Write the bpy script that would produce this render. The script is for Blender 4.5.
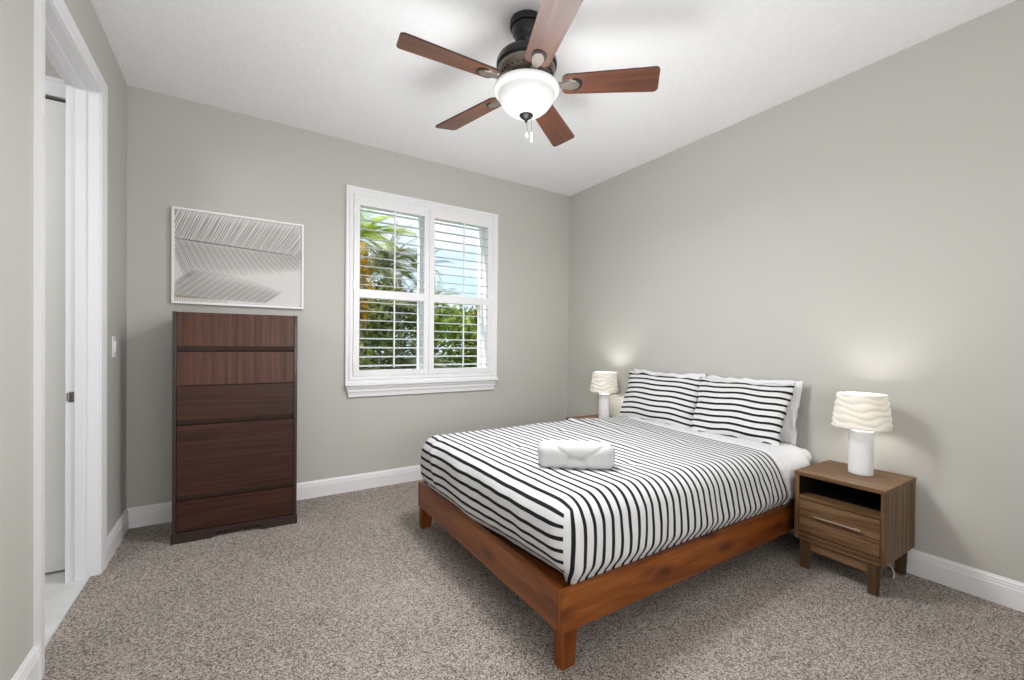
import bpy, bmesh, math, random
from mathutils import Vector, Matrix, noise
from math import sin, cos, pi, radians, hypot, exp
random.seed(7)
S = bpy.context.scene
for o in list(bpy.data.objects):
    bpy.data.objects.remove(o)
COL = S.collection

# ------------------------------------------------------------------ camera
cd = bpy.data.cameras.new('camera')
cam = bpy.data.objects.new('camera', cd)
COL.objects.link(cam)
r_ = Vector((0.84354402, -0.53696944, 0.00986484))
u_ = Vector((-0.00387212, 0.01228694, 0.99991702))
f_ = Vector((0.53704609, 0.84351221, -0.00828536))
cam.matrix_world = Matrix(((r_.x, u_.x, -f_.x, -2.95533), (r_.y, u_.y, -f_.y, -3.51876), (r_.z, u_.z, -f_.z, 1.16412), (0, 0, 0, 1)))
cd.sensor_width = 36
cd.lens = 429.6016 / 1024 * 36
cd.shift_x = (512 - 511.312) / 1024
cd.shift_y = (348.261 - 340) / 1024
cd.clip_start = .02
S.camera = cam

# ------------------------------------------------------------------ exposure
S.view_settings.view_transform = 'Standard'
S.view_settings.look = 'None'
S.view_settings.gamma = 1
S.view_settings.use_curve_mapping = False
S.view_settings.exposure = 0.13
S.cycles.use_denoising = True
S.cycles.max_bounces = 10
S.cycles.diffuse_bounces = 6
S.cycles.sample_clamp_indirect = 6

# ------------------------------------------------------------------ sky
wd = bpy.data.worlds.new('sky')
S.world = wd
wd.use_nodes = True
N, L = wd.node_tree.nodes, wd.node_tree.links
N.clear()
tc = N.new('ShaderNodeTexCoord')
nz = N.new('ShaderNodeTexNoise'); nz.inputs['Scale'].default_value = 5; nz.inputs['Detail'].default_value = 7
mp = N.new('ShaderNodeMapping'); mp.inputs['Scale'].default_value = (1, 1, 2.2)
cr = N.new('ShaderNodeValToRGB')
cr.color_ramp.elements[0].position = .42; cr.color_ramp.elements[0].color = (.56, .72, .96, 1)
cr.color_ramp.elements[1].position = .64; cr.color_ramp.elements[1].color = (.86, .91, .98, 1)
bg = N.new('ShaderNodeBackground'); bg.inputs['Strength'].default_value = 1.3
ow = N.new('ShaderNodeOutputWorld')
L.new(tc.outputs['Generated'], mp.inputs['Vector']); L.new(mp.outputs[0], nz.inputs['Vector'])
L.new(nz.outputs['Fac'], cr.inputs['Fac']); L.new(cr.outputs[0], bg.inputs['Color']); L.new(bg.outputs[0], ow.inputs['Surface'])


def lamp(name, kind, loc, power, color=(1, 1, 1), size=None, target=None, parent=None):
    l = bpy.data.lights.new(name, kind); l.energy = power; l.color = color
    o = bpy.data.objects.new(name, l); COL.objects.link(o); o.location = loc
    if kind == 'AREA':
        l.shape = 'RECTANGLE'; l.size, l.size_y = size
    elif kind == 'SUN':
        l.angle = radians(.6)
    elif size:
        l.shadow_soft_size = size
    if target is not None:
        o.rotation_euler = (Vector(target) - Vector(loc)).to_track_quat('-Z', 'Y').to_euler()
    if parent: o.parent = parent
    return o


lamp('sunlight', 'SUN', (-10, 1.7, 9.0), 5.5, (1, .96, .9), target=(0, 0, 0))
# unseen soft light added behind the camera, aimed up to brighten ceiling and room
lamp('ceiling_bounce_light', 'AREA', (-2.4, -4.1, 1.1), 31, (.985, .99, 1), (2.2, .8), target=(-2.1, -1.2, 2.74))
lamp('hall_fill_light', 'AREA', (-4.7, -2.3, 2.3), 15, (.98, .985, 1), (.6, .6), target=(-4.0, -.5, 1.0))  # unseen light added in the hall to brighten the door slab

# ------------------------------------------------------------------ material helpers
def new_mat(name):
    m = bpy.data.materials.new(name); m.use_nodes = True
    return m, m.node_tree.nodes, m.node_tree.links, m.node_tree.nodes['Principled BSDF']


def add_bump(N, L, b, scale, strength, dist=.002, detail=3, coord='Object', vec=None):
    t = N.new('ShaderNodeTexCoord'); n = N.new('ShaderNodeTexNoise')
    n.inputs['Scale'].default_value = scale; n.inputs['Detail'].default_value = detail
    L.new(vec or t.outputs[coord], n.inputs['Vector'])
    bp = N.new('ShaderNodeBump'); bp.inputs['Strength'].default_value = strength; bp.inputs['Distance'].default_value = dist
    L.new(n.outputs['Fac'], bp.inputs['Height']); L.new(bp.outputs[0], b.inputs['Normal'])
    return n


def plain(name, col, rough=.5, metal=0, bump=None, coat=0, spec=.5):
    m, N, L, b = new_mat(name)
    b.inputs['Base Color'].default_value = (*col, 1); b.inputs['Roughness'].default_value = rough
    b.inputs['Metallic'].default_value = metal; b.inputs['Coat Weight'].default_value = coat
    b.inputs['Specular IOR Level'].default_value = spec
    if bump: add_bump(N, L, b, *bump)
    return m


def mottled(name, c1, c2, scale, rough=.6, bump=None, lo=.35, hi=.65, detail=4, spec=.5):
    m, N, L, b = new_mat(name)
    t = N.new('ShaderNodeTexCoord'); n = N.new('ShaderNodeTexNoise')
    n.inputs['Scale'].default_value = scale; n.inputs['Detail'].default_value = detail
    r = N.new('ShaderNodeValToRGB')
    r.color_ramp.elements[0].position = lo; r.color_ramp.elements[0].color = (*c1, 1)
    r.color_ramp.elements[1].position = hi; r.color_ramp.elements[1].color = (*c2, 1)
    L.new(t.outputs['Object'], n.inputs['Vector']); L.new(n.outputs['Fac'], r.inputs['Fac']); L.new(r.outputs[0], b.inputs['Base Color'])
    b.inputs['Roughness'].default_value = rough; b.inputs['Specular IOR Level'].default_value = spec
    if bump: add_bump(N, L, b, *bump)
    return m


def wood(name, stops, axis, rough=.35, across=22, along=1.6, coat=0, seed=0., knots=0, wave=.8, spec=.5):
    """stops: [(pos, colour)], grain runs along the object axis 0/1/2"""
    m, N, L, b = new_mat(name)
    t = N.new('ShaderNodeTexCoord'); mp = N.new('ShaderNodeMapping')
    sc = [across] * 3; sc[axis] = along
    mp.inputs['Scale'].default_value = sc; mp.inputs['Location'].default_value = (seed, seed * 1.7, seed * .6)
    L.new(t.outputs['Object'], mp.inputs['Vector'])
    n = N.new('ShaderNodeTexNoise'); n.inputs['Scale'].default_value = 1; n.inputs['Detail'].default_value = 6
    n.inputs['Roughness'].default_value = .62; n.inputs['Distortion'].default_value = wave
    L.new(mp.outputs[0], n.inputs['Vector'])
    fine = N.new('ShaderNodeMapping'); s2 = [260] * 3; s2[axis] = 7
    fine.inputs['Scale'].default_value = s2
    L.new(t.outputs['Object'], fine.inputs['Vector'])
    n2 = N.new('ShaderNodeTexNoise'); n2.inputs['Scale'].default_value = 1; n2.inputs['Detail'].default_value = 2
    L.new(fine.outputs[0], n2.inputs['Vector'])
    mx = N.new('ShaderNodeMath'); mx.operation = 'MULTIPLY_ADD'; mx.inputs[1].default_value = .22
    L.new(n2.outputs['Fac'], mx.inputs[0]); L.new(n.outputs['Fac'], mx.inputs[2])
    sb = N.new('ShaderNodeMath'); sb.operation = 'SUBTRACT'; sb.inputs[1].default_value = .11
    L.new(mx.outputs[0], sb.inputs[0])
    last = sb.outputs[0]
    if knots:
        km = N.new('ShaderNodeMapping'); ks = [9] * 3; ks[axis] = 3.2
        km.inputs['Scale'].default_value = ks; km.inputs['Location'].default_value = (.3, .2, .45)
        L.new(t.outputs['Object'], km.inputs['Vector'])
        v = N.new('ShaderNodeTexVoronoi'); v.inputs['Scale'].default_value = 1
        L.new(km.outputs[0], v.inputs['Vector'])
        kr = N.new('ShaderNodeMapRange'); kr.inputs['From Min'].default_value = .05; kr.inputs['From Max'].default_value = .3
        kr.inputs['To Min'].default_value = -knots; kr.inputs['To Max'].default_value = 0
        L.new(v.outputs['Distance'], kr.inputs['Value'])
        ad = N.new('ShaderNodeMath'); L.new(last, ad.inputs[0]); L.new(kr.outputs[0], ad.inputs[1]); last = ad.outputs[0]
    r = N.new('ShaderNodeValToRGB')
    e = r.color_ramp.elements
    e[0].position, e[0].color = stops[0][0], (*stops[0][1], 1)
    e[1].position, e[1].color = stops[-1][0], (*stops[-1][1], 1)
    for p, c in stops[1:-1]:
        k = e.new(p); k.color = (*c, 1)
    L.new(last, r.inputs['Fac']); L.new(r.outputs[0], b.inputs['Base Color'])
    b.inputs['Roughness'].default_value = rough; b.inputs['Coat Weight'].default_value = coat; b.inputs['Coat Roughness'].default_value = .25
    b.inputs['Specular IOR Level'].default_value = spec
    bp = N.new('ShaderNodeBump'); bp.inputs['Strength'].default_value = .12; bp.inputs['Distance'].default_value = .001
    L.new(n2.outputs['Fac'], bp.inputs['Height']); L.new(bp.outputs[0], b.inputs['Normal'])
    return m


def striped(name, period, duty, white, black, offset=0.):
    m, N, L, b = new_mat(name)
    uv = N.new('ShaderNodeUVMap'); sp = N.new('ShaderNodeSeparateXYZ')
    L.new(uv.outputs[0], sp.inputs[0])
    a = N.new('ShaderNodeMath'); a.operation = 'MULTIPLY_ADD'; a.inputs[1].default_value = 1 / period; a.inputs[2].default_value = offset
    L.new(sp.outputs['X'], a.inputs[0])
    f = N.new('ShaderNodeMath'); f.operation = 'FRACT'; L.new(a.outputs[0], f.inputs[0])
    r = N.new('ShaderNodeValToRGB'); e = r.color_ramp.elements
    w = .035
    e[0].position, e[0].color = .02, (*white, 1)
    e[1].position, e[1].color = .02 + w, (*black, 1)
    k = e.new(.02 + duty); k.color = (*black, 1)
    k = e.new(.02 + duty + w); k.color = (*white, 1)
    L.new(f.outputs[0], r.inputs['Fac']); L.new(r.outputs[0], b.inputs['Base Color'])
    b.inputs['Roughness'].default_value = .9; b.inputs['Specular IOR Level'].default_value = .15
    add_bump(N, L, b, 60, .25, .004, 4)
    return m


M = {}
M['wall'] = plain('greige_wall_paint', (.527, .518, .480), .75, bump=(160, .12, .001), spec=.25)
M['wall_rear'] = plain('pale_wall_paint', (.60, .59, .56), .8)
M['ceiling'] = mottled('textured_ceiling_paint', (.88, .885, .895), (.905, .91, .92), 40, .9, bump=(75, .6, .004, 3), spec=.2)
M['trim'] = plain('white_trim_paint', (.83, .83, .84), .38, spec=.4)
M['jamb'] = plain('white_jamb_paint', (.80, .80, .82), .45, spec=.3)
M['slab'] = plain('pale_grey_door_paint', (.78, .78, .76), .5)
M['tile'] = mottled('pale_hall_tile', (.62, .63, .63), (.74, .74, .73), 5, .35)
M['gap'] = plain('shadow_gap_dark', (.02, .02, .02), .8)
M['bronze'] = plain('dark_bronze_metal', (.022, .021, .022), .38, .6, coat=.2)
M['pewter'] = plain('antique_pewter_metal', (.21, .18, .155), .42, .75)
M['iron'] = plain('aged_blade_iron_metal', (.26, .23, .20), .33, .8)
M['steel'] = plain('brushed_latch_steel', (.30, .28, .25), .3, 1)
M['brass'] = plain('champagne_handle_metal', (.75, .66, .52), .3, .9)
M['sheet'] = plain('white_cotton_sheet', (.80, .80, .82), .9, bump=(28, .25, .008, 4), spec=.15)
M['pillowcase'] = plain('white_pillowcase_cotton', (.78, .78, .79), .9, bump=(24, .35, .008, 4), spec=.15)
M['hem'] = plain('white_comforter_reverse', (.76, .76, .78), .9, bump=(26, .3, .008, 4), spec=.15)
M['towel'] = plain('white_terry_towel', (.54, .54, .535), .95, bump=(230, .7, .004, 3), spec=.1)
M['comforter'] = striped('striped_comforter_cotton', .0470, .34, (.71, .71, .71), (.018, .018, .022), .45)
M['sham'] = striped('striped_sham_cotton', .0425, .36, (.70, .70, .69), (.014, .014, .018), .30)
M['ceramic'] = plain('white_ribbed_ceramic', (.80, .80, .82), .5, bump=(180, .12, .001))
M['paper'] = plain('print_paper', (.66, .65, .63), .8)
M['leaf_ink'] = plain('grey_leaf_ink', (.36, .35, .335), .8)
M['leaf_ink_pale'] = plain('pale_leaf_ink', (.46, .45, .43), .8)
M['leaf_ink_warm'] = plain('sand_leaf_ink', (.55, .47, .40), .8)
M['frame_white'] = plain('white_picture_frame_lacquer', (.86, .86, .86), .4)
M['plastic'] = plain('white_switch_plastic', (.82, .82, .82), .35)
M['cord'] = plain('white_cord_rubber', (.75, .75, .75), .5)
DARK = [(.25, (.018, .006, .003)), (.45, (.040, .0145, .0085)), (.6, (.056, .021, .0125)), (.78, (.080, .032, .020))]
M['chest_h'] = wood('espresso_wood_horizontal', DARK, 0, .42, 55, 1.6, .05, wave=.5, spec=.25)
M['chest_v'] = wood('espresso_wood_vertical', [(p, tuple(k * q_ for k, q_ in zip(c, (1.75, 1.95, 2.1)))) for p, c in DARK], 2, .42, 50, 1.3, .05, seed=3.1, wave=.4, spec=.25)
M['chest_lip'] = plain('espresso_lip', (.040, .022, .016), .45)
M['chest_edge'] = plain('espresso_edge', (.028, .014, .011), .4, coat=.2)
CHERRY = [(.24, (.062, .014, .002)), (.42, (.165, .041, .006)), (.56, (.24, .067, .009)), (.74, (.36, .120, .024))]
M['bed_y'] = wood('acacia_wood_foot', CHERRY, 1, .40, 15, 1.1, .15, knots=.2, spec=.5)
M['bed_x'] = wood('acacia_wood_side', CHERRY, 0, .42, 15, 1.1, .08, seed=5.3, knots=.3, spec=.3)
M['bed_z'] = wood('acacia_wood_leg', CHERRY, 2, .42, 15, 1.1, .08, seed=2.2, spec=.3)
M['slat'] = wood('pine_slat_wood', [(.3, (.10, .05, .025)), (.7, (.2, .11, .06))], 1, .6)
WALNUT = [(.26, (.048, .022, .009)), (.42, (.105, .054, .023)), (.54, (.160, .089, .042)), (.74, (.245, .150, .079))]
M['walnut_y'] = wood('walnut_veneer_front', WALNUT, 1, .48, 30, 1.1, seed=1.4, wave=1.4, spec=.3)
M['walnut_z'] = wood('walnut_veneer_side', WALNUT, 2, .48, 30, 1.1, seed=6.4, wave=1.0, spec=.3)
M['walnut_leg'] = wood('walnut_leg_wood', [(p, tuple(k * .6 for k in c)) for p, c in WALNUT], 2, .48, 30, 1.1, seed=9.4, spec=.3)
M['cavity'] = plain('cabinet_shadow_dark', (.010, .007, .005), .7, spec=.2)  # shadow inside the cabinet put into the colour
BLADE = [(.25, (.045, .012, .005)), (.45, (.088, .025, .009)), (.6, (.125, .038, .014)), (.78, (.165, .058, .024))]
M['blade'] = wood('cherry_blade_veneer', BLADE, 0, .42, 30, 1.3, .25, seed=4.)
M['blade_edge'] = plain('dark_blade_edge', (.05, .022, .015), .4)
M['bark'] = mottled('grey_palm_bark', (.30, .26, .21), (.52, .47, .40), 30, .9)
M['lawn'] = mottled('lawn_ground', (.10, .14, .04), (.22, .24, .10), 6, 1)
M['outwall'] = plain('white_exterior_stucco', (.8, .8, .8), .9)


def leafmat(name, c1, c2):
    m, N, L, b = new_mat(name)
    g = N.new('ShaderNodeObjectInfo'); t = N.new('ShaderNodeTexCoord'); n = N.new('ShaderNodeTexNoise')
    n.inputs['Scale'].default_value = 5; n.inputs['Detail'].default_value = 5
    r = N.new('ShaderNodeValToRGB')
    r.color_ramp.elements[0].position = .35; r.color_ramp.elements[0].color = (*c1, 1)
    r.color_ramp.elements[1].position = .65; r.color_ramp.elements[1].color = (*c2, 1)
    L.new(t.outputs['Object'], n.inputs['Vector']); L.new(n.outputs['Fac'], r.inputs['Fac']); L.new(r.outputs[0], b.inputs['Base Color'])
    b.inputs['Roughness'].default_value = .45
    tr = N.new('ShaderNodeBsdfTranslucent'); L.new(r.outputs[0], tr.inputs['Color'])
    mx = N.new('ShaderNodeMixShader'); mx.inputs['Fac'].default_value = .35
    L.new(b.outputs[0], mx.inputs[1]); L.new(tr.outputs[0], mx.inputs[2])
    L.new(mx.outputs[0], N['Material Output'].inputs['Surface'])
    return m


M['leaf_green'] = leafmat('green_shrub_leaf', (.12, .20, .04), (.52, .60, .18))
M['leaf_dark'] = leafmat('dark_shrub_leaf', (.08, .12, .045), (.34, .38, .17))
M['leaf_lime'] = leafmat('lime_palm_leaf', (.42, .54, .08), (.78, .84, .26))
M['leaf_palm'] = leafmat('olive_palm_leaf', (.18, .22, .09), (.66, .64, .38))
M['leaf_gold'] = leafmat('gold_croton_leaf', (.55, .26, .03), (.80, .55, .08))

# frosted lamp glass and lit shade
def glowing(name, col, strength, base=(.85, .85, .85), rough=.4):
    m, N, L, b = new_mat(name)
    b.inputs['Base Color'].default_value = (*base, 1); b.inputs['Roughness'].default_value = rough
    b.inputs['Emission Color'].default_value = (*col, 1); b.inputs['Emission Strength'].default_value = strength
    return m


M['bowl'] = glowing('lit_frosted_glass', (1, .98, .95), .30, (.50, .50, .50), .4)
M['bulb'] = glowing('lit_bulb_glass', (1, .95, .85), 3.0)
m, N, L, b = new_mat('lit_linen_shade')
b.inputs['Base Color'].default_value = (.86, .84, .79, 1); b.inputs['Roughness'].default_value = .9; b.inputs['Specular IOR Level'].default_value = .1
tr = N.new('ShaderNodeBsdfTranslucent'); tr.inputs['Color'].default_value = (.90, .86, .78, 1)
mx = N.new('ShaderNodeMixShader'); mx.inputs['Fac'].default_value = .30
L.new(b.outputs[0], mx.inputs[1]); L.new(tr.outputs[0], mx.inputs[2]); L.new(mx.outputs[0], N['Material Output'].inputs['Surface'])
M['shade'] = m
m, N, L, b = new_mat('clear_window_glass')
tp = N.new('ShaderNodeBsdfTransparent'); tp.inputs['Color'].default_value = (.97, .985, .98, 1)
L.new(tp.outputs[0], N['Material Output'].inputs['Surface'])
M['glass'] = m
# carpet
m, N, L, b = new_mat('speckled_loop_carpet')
t = N.new('ShaderNodeTexCoord')
v = N.new('ShaderNodeTexVoronoi'); v.inputs['Scale'].default_value = 230
n = N.new('ShaderNodeTexNoise'); n.inputs['Scale'].default_value = 220; n.inputs['Detail'].default_value = 3; n.inputs['Roughness'].default_value = .7
nb = N.new('ShaderNodeTexNoise'); nb.inputs['Scale'].default_value = 2.2; nb.inputs['Detail'].default_value = 3
L.new(t.outputs['Object'], v.inputs['Vector']); L.new(t.outputs['Object'], n.inputs['Vector']); L.new(t.outputs['Object'], nb.inputs['Vector'])
sp = N.new('ShaderNodeSeparateColor'); L.new(v.outputs['Color'], sp.inputs[0])
ad = N.new('ShaderNodeMath'); ad.operation = 'MULTIPLY_ADD'; ad.inputs[1].default_value = .45
L.new(sp.outputs[0], ad.inputs[0]); L.new(n.outputs['Fac'], ad.inputs[2])
ad2 = N.new('ShaderNodeMath'); ad2.operation = 'MULTIPLY_ADD'; ad2.inputs[1].default_value = .12
L.new(nb.outputs['Fac'], ad2.inputs[0]); L.new(ad.outputs[0], ad2.inputs[2])
r = N.new('ShaderNodeValToRGB'); e = r.color_ramp.elements
e[0].position, e[0].color = .49, (.05, .042, .036, 1)
e[1].position, e[1].color = .92, (.60, .54, .49, 1)
k = e.new(.63); k.color = (.19, .162, .140, 1)
k = e.new(.79); k.color = (.34, .293, .255, 1)
L.new(ad2.outputs[0], r.inputs['Fac']); L.new(r.outputs[0], b.inputs['Base Color'])
b.inputs['Roughness'].default_value = 1; b.inputs['Specular IOR Level'].default_value = .05
bp = N.new('ShaderNodeBump'); bp.inputs['Strength'].default_value = .8; bp.inputs['Distance'].default_value = .006
L.new(ad.outputs[0], bp.inputs['Height']); L.new(bp.outputs[0], b.inputs['Normal'])
M['carpet'] = m

# ------------------------------------------------------------------ mesh helpers
class MB:
    """collects shapes into one mesh"""
    def __init__(s):
        s.bm = bmesh.new(); s.uv = None

    def box(s, x0, x1, y0, y1, z0, z1, bev=0, mi=0, mat=None, seg=2):
        t = bmesh.new()
        bmesh.ops.create_cube(t, size=1)
        for v in t.verts:
            v.co = Vector(((x0 + x1) / 2 + v.co.x * (x1 - x0), (y0 + y1) / 2 + v.co.y * (y1 - y0), (z0 + z1) / 2 + v.co.z * (z1 - z0)))
        if bev: bmesh.ops.bevel(t, geom=t.edges[:], offset=bev, segments=seg, profile=.6, affect='EDGES')
        return s.take(t, mi, mat)

    def take(s, t, mi=0, mat=None):
        if mat: bmesh.ops.transform(t, matrix=mat, verts=t.verts)
        mp = {}
        for v in t.verts: mp[v] = s.bm.verts.new(v.co)
        for f in t.faces:
            try:
                g = s.bm.faces.new([mp[v] for v in f.verts]); g.material_index = mi
            except ValueError: pass
        t.free()
        return s

    def hexa(s, bot, top, mi=0):
        """8-corner block: bot and top lists of four points"""
        v = [s.bm.verts.new(p) for p in list(bot) + list(top)]
        for q in ((3, 2, 1, 0), (4, 5, 6, 7), (0, 1, 5, 4), (1, 2, 6, 5), (2, 3, 7, 6), (3, 0, 4, 7)):
            s.bm.faces.new([v[i] for i in q]).material_index = mi
        return s

    def prism(s, pts, axis, a, b, mi=0):
        """extrude a closed 2-D outline along axis from a to b"""
        def P(p, c):
            q = list(p); q.insert(axis, c); return q
        A = [s.bm.verts.new(P(p, a)) for p in pts]; B = [s.bm.verts.new(P(p, b)) for p in pts]
        n = len(pts)
        for i in range(n):
            s.bm.faces.new((A[i], A[(i + 1) % n], B[(i + 1) % n], B[i])).material_index = mi
        s.bm.faces.new(A[::-1]).material_index = mi; s.bm.faces.new(B).material_index = mi
        return s

    def lathe(s, prof, c=(0, 0, 0), n=40, mi=0, sx=1, sy=1, close=True):
        rings = []
        for r, z in prof:
            if r < 1e-6: rings.append([s.bm.verts.new((c[0], c[1], c[2] + z))])
            else: rings.append([s.bm.verts.new((c[0] + sx * r * cos(2 * pi * i / n), c[1] + sy * r * sin(2 * pi * i / n), c[2] + z)) for i in range(n)])
        for A, B in zip(rings, rings[1:]):
            for i in range(n):
                j = (i + 1) % n
                if len(A) == 1 and len(B) == 1: continue
                if len(A) == 1: q = (A[0], B[j], B[i])
                elif len(B) == 1: q = (A[i], A[j], B[0])
                else: q = (A[i], A[j], B[j], B[i])
                s.bm.faces.new(q).material_index = mi
        return s

    def tube(s, pts, rad, n=8, mi=0):
        pts = [Vector(p) for p in pts]
        rads = rad if isinstance(rad, (list, tuple)) else [rad] * len(pts)
        rings = []
        for i, p in enumerate(pts):
            d = (pts[min(i + 1, len(pts) - 1)] - pts[max(i - 1, 0)]).normalized()
            a = d.orthogonal().normalized() if i == 0 else (A - d * A.dot(d)).normalized()
            A = a; b2 = d.cross(a)
            rings.append([s.bm.verts.new(p + rads[i] * (a * cos(2 * pi * k / n) + b2 * sin(2 * pi * k / n))) for k in range(n)])
        for R1, R2 in zip(rings, rings[1:]):
            for k in range(n):
                s.bm.faces.new((R1[k], R1[(k + 1) % n], R2[(k + 1) % n], R2[k])).material_index = mi
        s.bm.faces.new(rings[0][::-1]).material_index = mi; s.bm.faces.new(rings[-1]).material_index = mi
        return s

    def quad(s, pts, mi=0):
        s.bm.faces.new([s.bm.verts.new(p) for p in pts]).material_index = mi
        return s

    def build(s, name, mats, parent=None, smooth=None, recalc=True):
        if recalc: bmesh.ops.recalc_face_normals(s.bm, faces=s.bm.faces[:])
        me = bpy.data.meshes.new(name); s.bm.to_mesh(me); s.bm.free()
        for m in (mats if isinstance(mats, (list, tuple)) else [mats]): me.materials.append(m)
        if smooth:
            me.shade_smooth()
            if smooth is not True: me.set_sharp_from_angle(angle=radians(smooth))
        o = bpy.data.objects.new(name, me); COL.objects.link(o)
        if parent: o.parent = parent
        return o


def tag(o, label=None, cat=None, group=None, kind=None):
    if label: o['label'] = label
    if cat: o['category'] = cat
    if group: o['group'] = group
    if kind: o['kind'] = kind
    return o


def thing(name, label, cat, loc=(0, 0, 0), rz=0, group=None):
    o = bpy.data.objects.new(name, None); COL.objects.link(o)
    o.empty_display_size = .1; o.location = loc; o.rotation_euler = (0, 0, rz)
    return tag(o, label, cat, group)


def struct(mb, name, mats, parent=None, smooth=None):
    o = mb.build(name, mats, parent, smooth)
    if not parent: o['kind'] = 'structure'
    return o


def copy_tree(o, parent=None):
    kids = list(o.children)
    c = o.copy(); COL.objects.link(c)
    if parent: c.parent = parent
    for k in kids: copy_tree(k, c)
    return c


# ------------------------------------------------------------------ room shell
W, H, REAR = 3.536, 2.74, -4.45
WX0, WX1, WZ0, WZ1 = -2.195, -.95, .90, 2.335          # window hole
DY0, DY1, DZ = -1.362, -.628, 2.385                     # door hole (clear)
struct(MB().box(-W - .03, 0, REAR, 0, -.1, 0), 'floor', M['carpet'])
struct(MB().box(-W - .115, .2, REAR - .2, .2, H, H + .18), 'ceiling', M['ceiling'])
w = MB()
w.box(-W - .115, WX0, 0, .2, -.1, H); w.box(WX1, .2, 0, .2, -.1, H); w.box(WX0, WX1, 0, .2, -.1, WZ0); w.box(WX0, WX1, 0, .2, WZ1, H)
struct(w, 'wall_back', M['wall'])
struct(MB().box(0, .2, REAR - .2, 0, -.1, H), 'wall_right', M['wall'])
w = MB()
w.box(-W - .115, -W, REAR, DY0 - .018, -.1, H); w.box(-W - .115, -W, DY1 + .018, 0, -.1, H); w.box(-W - .115, -W, DY0 - .018, DY1 + .018, DZ + .018, H)
struct(w, 'wall_left', M['wall'])
struct(MB().box(-W - .115, 0, REAR - .2, REAR, -.1, H), 'wall_rear', M['wall_rear'])

# baseboards with a stepped profile (distance from wall, height)
BB = [(0, 0), (.015, 0), (.015, .086), (.0125, .092), (.0125, .100), (.0105, .104), (.0105, .112), (.006, .119), (.004, .1255), (0, .1255)]
struct(MB().prism([(-d, z) for d, z in BB], 0, -W, 0), 'baseboard_back', M['trim'])          # (y,z)
struct(MB().prism([(-d, z) for d, z in BB], 1, REAR, 0), 'baseboard_right', M['trim'])       # (x,z)
b2 = MB(); b2.prism([(-W + d, z) for d, z in BB], 1, REAR, DY0 - .070); b2.prism([(-W + d, z) for d, z in BB], 1, DY1 + .070, 0)
struct(b2, 'baseboard_left', M['trim'])

# doorway jamb, stop and casing
t = MB()
for y0, y1 in ((DY0 - .018, DY0), (DY1, DY1 + .018)): t.box(-W - .118, -W + .002, y0, y1, -.008, DZ + .018)
t.box(-W - .118, -W + .002, DY0, DY1, DZ, DZ + .018)
for y0, y1 in ((DY0, DY0 + .011), (DY1 - .011, DY1)): t.box(-W - .085, -W - .045, y0, y1, -.008, DZ, .003)
t.box(-W - .085, -W - .045, DY0 + .011, DY1 - .011, DZ - .011, DZ, .003)
# casing profile (offset from opening edge, projection)
CP = [(.005, 0), (.005, .009), (.010, .011), (.024, .011), (.030, .013), (.050, .0165), (.064, .018), (.070, .018), (.070, 0)]
trim1 = struct(t, 'trim_1', M['jamb'])
t = MB()
for side, x, sg in (('in', -W, 1),):
    pts_n = [(DY0 - o, d) for o, d in CP]; pts_f = [(DY1 + o, d) for o, d in CP]
    for yy, sgn in ((DY0, -1), (DY1, 1)):
        lo = [t.bm.verts.new((x + d, yy + sgn * o, 0)) for o, d in CP]
        hi = [t.bm.verts.new((x + d, yy + sgn * o, DZ + o)) for o, d in CP]
        for i in range(len(CP) - 1): t.bm.faces.new((lo[i], lo[i + 1], hi[i + 1], hi[i]))
    A = [t.bm.verts.new((x + d, DY0 - o, DZ + o)) for o, d in CP]; B = [t.bm.verts.new((x + d, DY1 + o, DZ + o)) for o, d in CP]
    for i in range(len(CP) - 1): t.bm.faces.new((A[i], A[i + 1], B[i + 1], B[i]))
t.build('casing', M['jamb'], trim1)
sp_ = MB()
sp_.box(-W - .108, -W - .083, DY1 - .0025, DY1 + .001, .866, .916, .003)
sp_.box(-W - .112, -W - .104, DY1 - .010, DY1 - .001, .870, .912, .003)
sp_.box(-W - .101, -W - .090, DY1 - .0032, DY1 - .002, .876, .906, .001)
tag(sp_.build('strike_plate', M['steel'], trim1), 'dark metal strike plate')

# hall beyond the doorway
struct(MB().box(-5.1, -W - .028, -2.6, -.37, -.11, -.008), 'floor_hall', M['tile'])
hx0, hx1, hy = -4.50, -3.672, -.49                     # hall door hole in the wall y = hy
w = MB(); w.box(-5.1, hx0, hy, hy + .12, -.01, H); w.box(hx0, hx1, hy, hy + .12, 2.372, H); w.box(hx1, -W - .115, hy, hy + .12, -.01, H)
struct(w, 'wall_hall', M['wall'])
w = MB(); w.box(-5.2, -5.1, -2.7, -.37, -.01, H); w.box(-5.1, -W - .115, -2.7, -2.6, -.01, H)
struct(w, 'wall_hall_end', M['wall'])
struct(MB().box(-5.2, -W - .115, -2.7, -.37, H, H + .1), 'ceiling_hall', M['ceiling'])
d1 = MB()
d1.box(hx0, hx1 - .0, hy + .006, hy + .041, .004, 2.355, .002)
door = struct(d1, 'door_1', M['slab'])
k = MB()
for x0, x1, z0, z1 in ((hx0 + .11, hx1 - .11, .80, 2.22), (hx0 + .11, hx1 - .11, .22, .64)):
    o_, i_ = .0, .03
    for a0, a1, b0, b1 in ((x0, x1, z0, z0 + .02), (x0, x1, z1 - .02, z1), (x0, x0 + .02, z0, z1), (x1 - .02, x1, z0, z1)):
        k.box(a0, a1, hy + .001, hy + .008, b0, b1, .002)
k.build('panel_moulding', M['slab'], door)
MB().box(hx0, hx1, hy + .043, hy + .11, -.004, 2.372).build('shadow_backing', M['gap'], door)  # dark sheet put in as the shadow around the door slab
t = MB()
t.box(hx0 - .085, hx1 + .02, hy - .016, hy, 2.370, 2.458, .004); t.box(hx0 - .085, hx0, hy - .016, hy, 0, 2.37, .004)
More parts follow.
